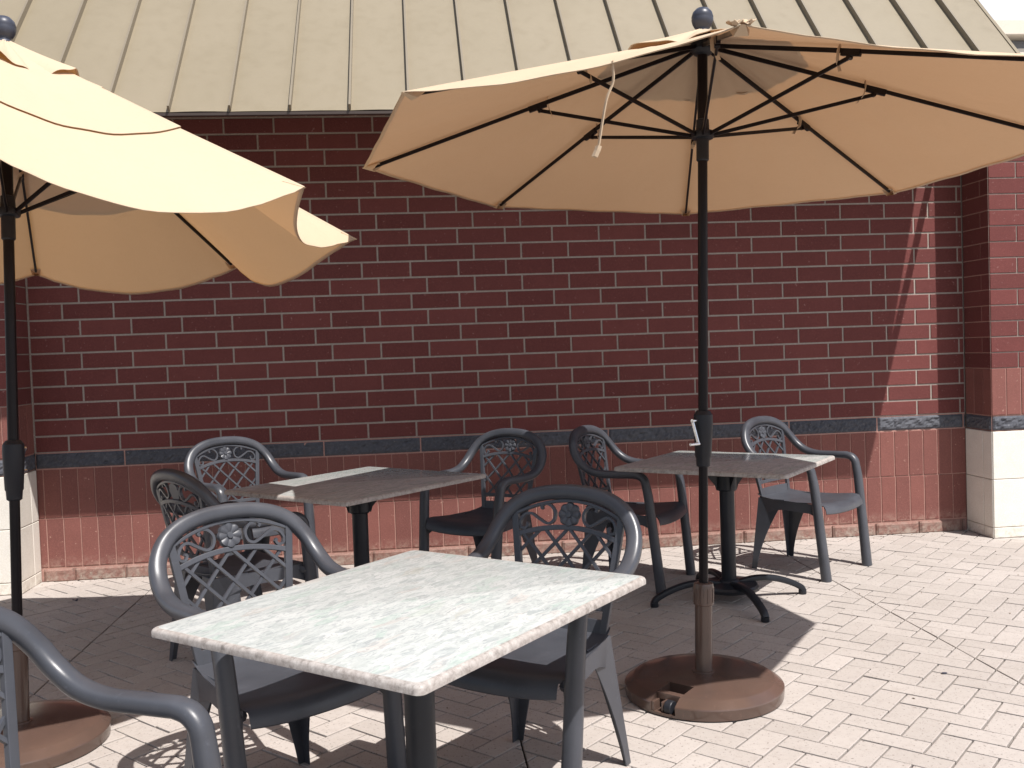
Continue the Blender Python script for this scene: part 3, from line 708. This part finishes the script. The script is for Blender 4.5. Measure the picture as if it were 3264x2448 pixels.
        pts = [p+nn*.004, p+Vector((0, 0, -.05)), p+Vector(dl)*.45, p+Vector(dl)*.97]; pts = [Vector(v_) for v_ in cat(pts, 4)]
        q.ribbon(pts, .012, .003, (1, .3, 0)); e = pts[-1]; q.ribbon([e, e+Vector((-.004, 0, -.012)), e+Vector((-.012, 0, -.028))], .022, .010, (1, .3, 0)); q.build('tie_strap', fab, cano)
    return t
hang = math.atan2(3.4656-3.6178, .559-.6893)
umbrella('open taut tan umbrella at right, brown round base standing fully in view',
    .6893, 3.6178, .0364, .0531, 2.52, 1.3501, .4527, -2.4839, .0237, .0361,
    [(0, .004)]*6 + [(0, .018), (0, .034)], M['canvas'], [(.02, .30, .026, .012, .010)], 2.135, jf=.47, holeang=hang, crank=-2.6,
    strap=(7, .34, (-.045, .0, -.225)))
sg = [(.02, .10)]*8
sg[0] = (.02, .11); sg[1] = (.0, .112, -.7); sg[2] = (-.10, .10, .2); sg[3] = (.03, .14)
umbrella('half lowered sun-bleached tan umbrella with slack billowing panels at the left edge',
    -1.7754, 3.337, -.0159, .0904, 2.5193, 1.2841, .6686, -4.3219, -.0013, .0517,
    sg, M['canvas_faded'], [(.10, .625, .020, .008, .0), (.02, .27, .030, .024, .022)], 1.90, jf=.45, crank=1.30, cshift=.035)

# ---------------------------------------------------------------- bits on the ground
def leaf(name, label, mat, x, y, z, r, s):
    mb = MB(); n = 10; vs = [(0, 0, .004)]
    for j in range(n): a = 2*PI*j/n; rr = s*(.55+.45*abs(math.sin(a*1.5+r))); vs.append((rr*math.cos(a), .55*rr*math.sin(a), .003+.005*math.sin(a*2+r)))
    mb.add(vs, [(0, 1+j, 1+(j+1) % n) for j in range(n)]); o = mb.build(name, mat); o.location = (x, y, z); o.rotation_euler = (.15, .1, r)
    sm_ = o.modifiers.new('solid', 'SOLIDIFY'); sm_.thickness = .0012; tag(o, label, 'leaf' if 'leaf' in name else 'pebble')
leaf('fallen_leaf', 'small red fallen leaf on the pavers beside the nearest chair', M['red_leaf'], -.72, 2.32, .003, .5, .02)
leaf('fallen_leaf', 'small yellow fallen leaf on the brown base of the left umbrella', M['yellow_leaf'], -1.70, 3.16, .073, 1.5, .012)
leaf('fallen_leaf', 'dark dry leaf on the sunlit pavers near the left corner pier', M['dark_pebble'], -2.51, 5.39, .003, .2, .018)
pb = MB(); pb.lathe([(.003, 0), (.014, .002), (.018, .006), (.014, .010), (.004, .012)], 12); o = pb.build('pebble', M['dark_pebble']); o.location = (1.661, 3.736, 0); o.scale = (.7, .4, .45)
tag(o, 'small dark pebble alone on the sunlit pavers at right', 'pebble')

rg = random.Random(11); mb = MB()
for i in range(420):
    u, n = rg.uniform(-.5, 8), rg.random()**1.6*4.6+.02
    if rg.random() < .35: n = rg.uniform(.02, .12)
    p = W(u, n, .0015); a = rg.random()*PI; l = rg.uniform(.002, .008); w = l*rg.uniform(.25, .6); ca, sa = math.cos(a), math.sin(a)
    pts = [p+Vector((ca*x_-sa*y_, sa*x_+ca*y_, 0)) for x_, y_ in ((-l, 0), (0, -w), (l, 0), (0, w))]
    mb.add(pts+[p+Vector((0, 0, .0025))], [(0, 1, 4), (1, 2, 4), (2, 3, 4), (3, 0, 4)], tint=rg.random())
tag(mb.build('debris', M['litter']), 'tiny dry plant bits and grit scattered over the pavers', 'debris', kind='stuff')
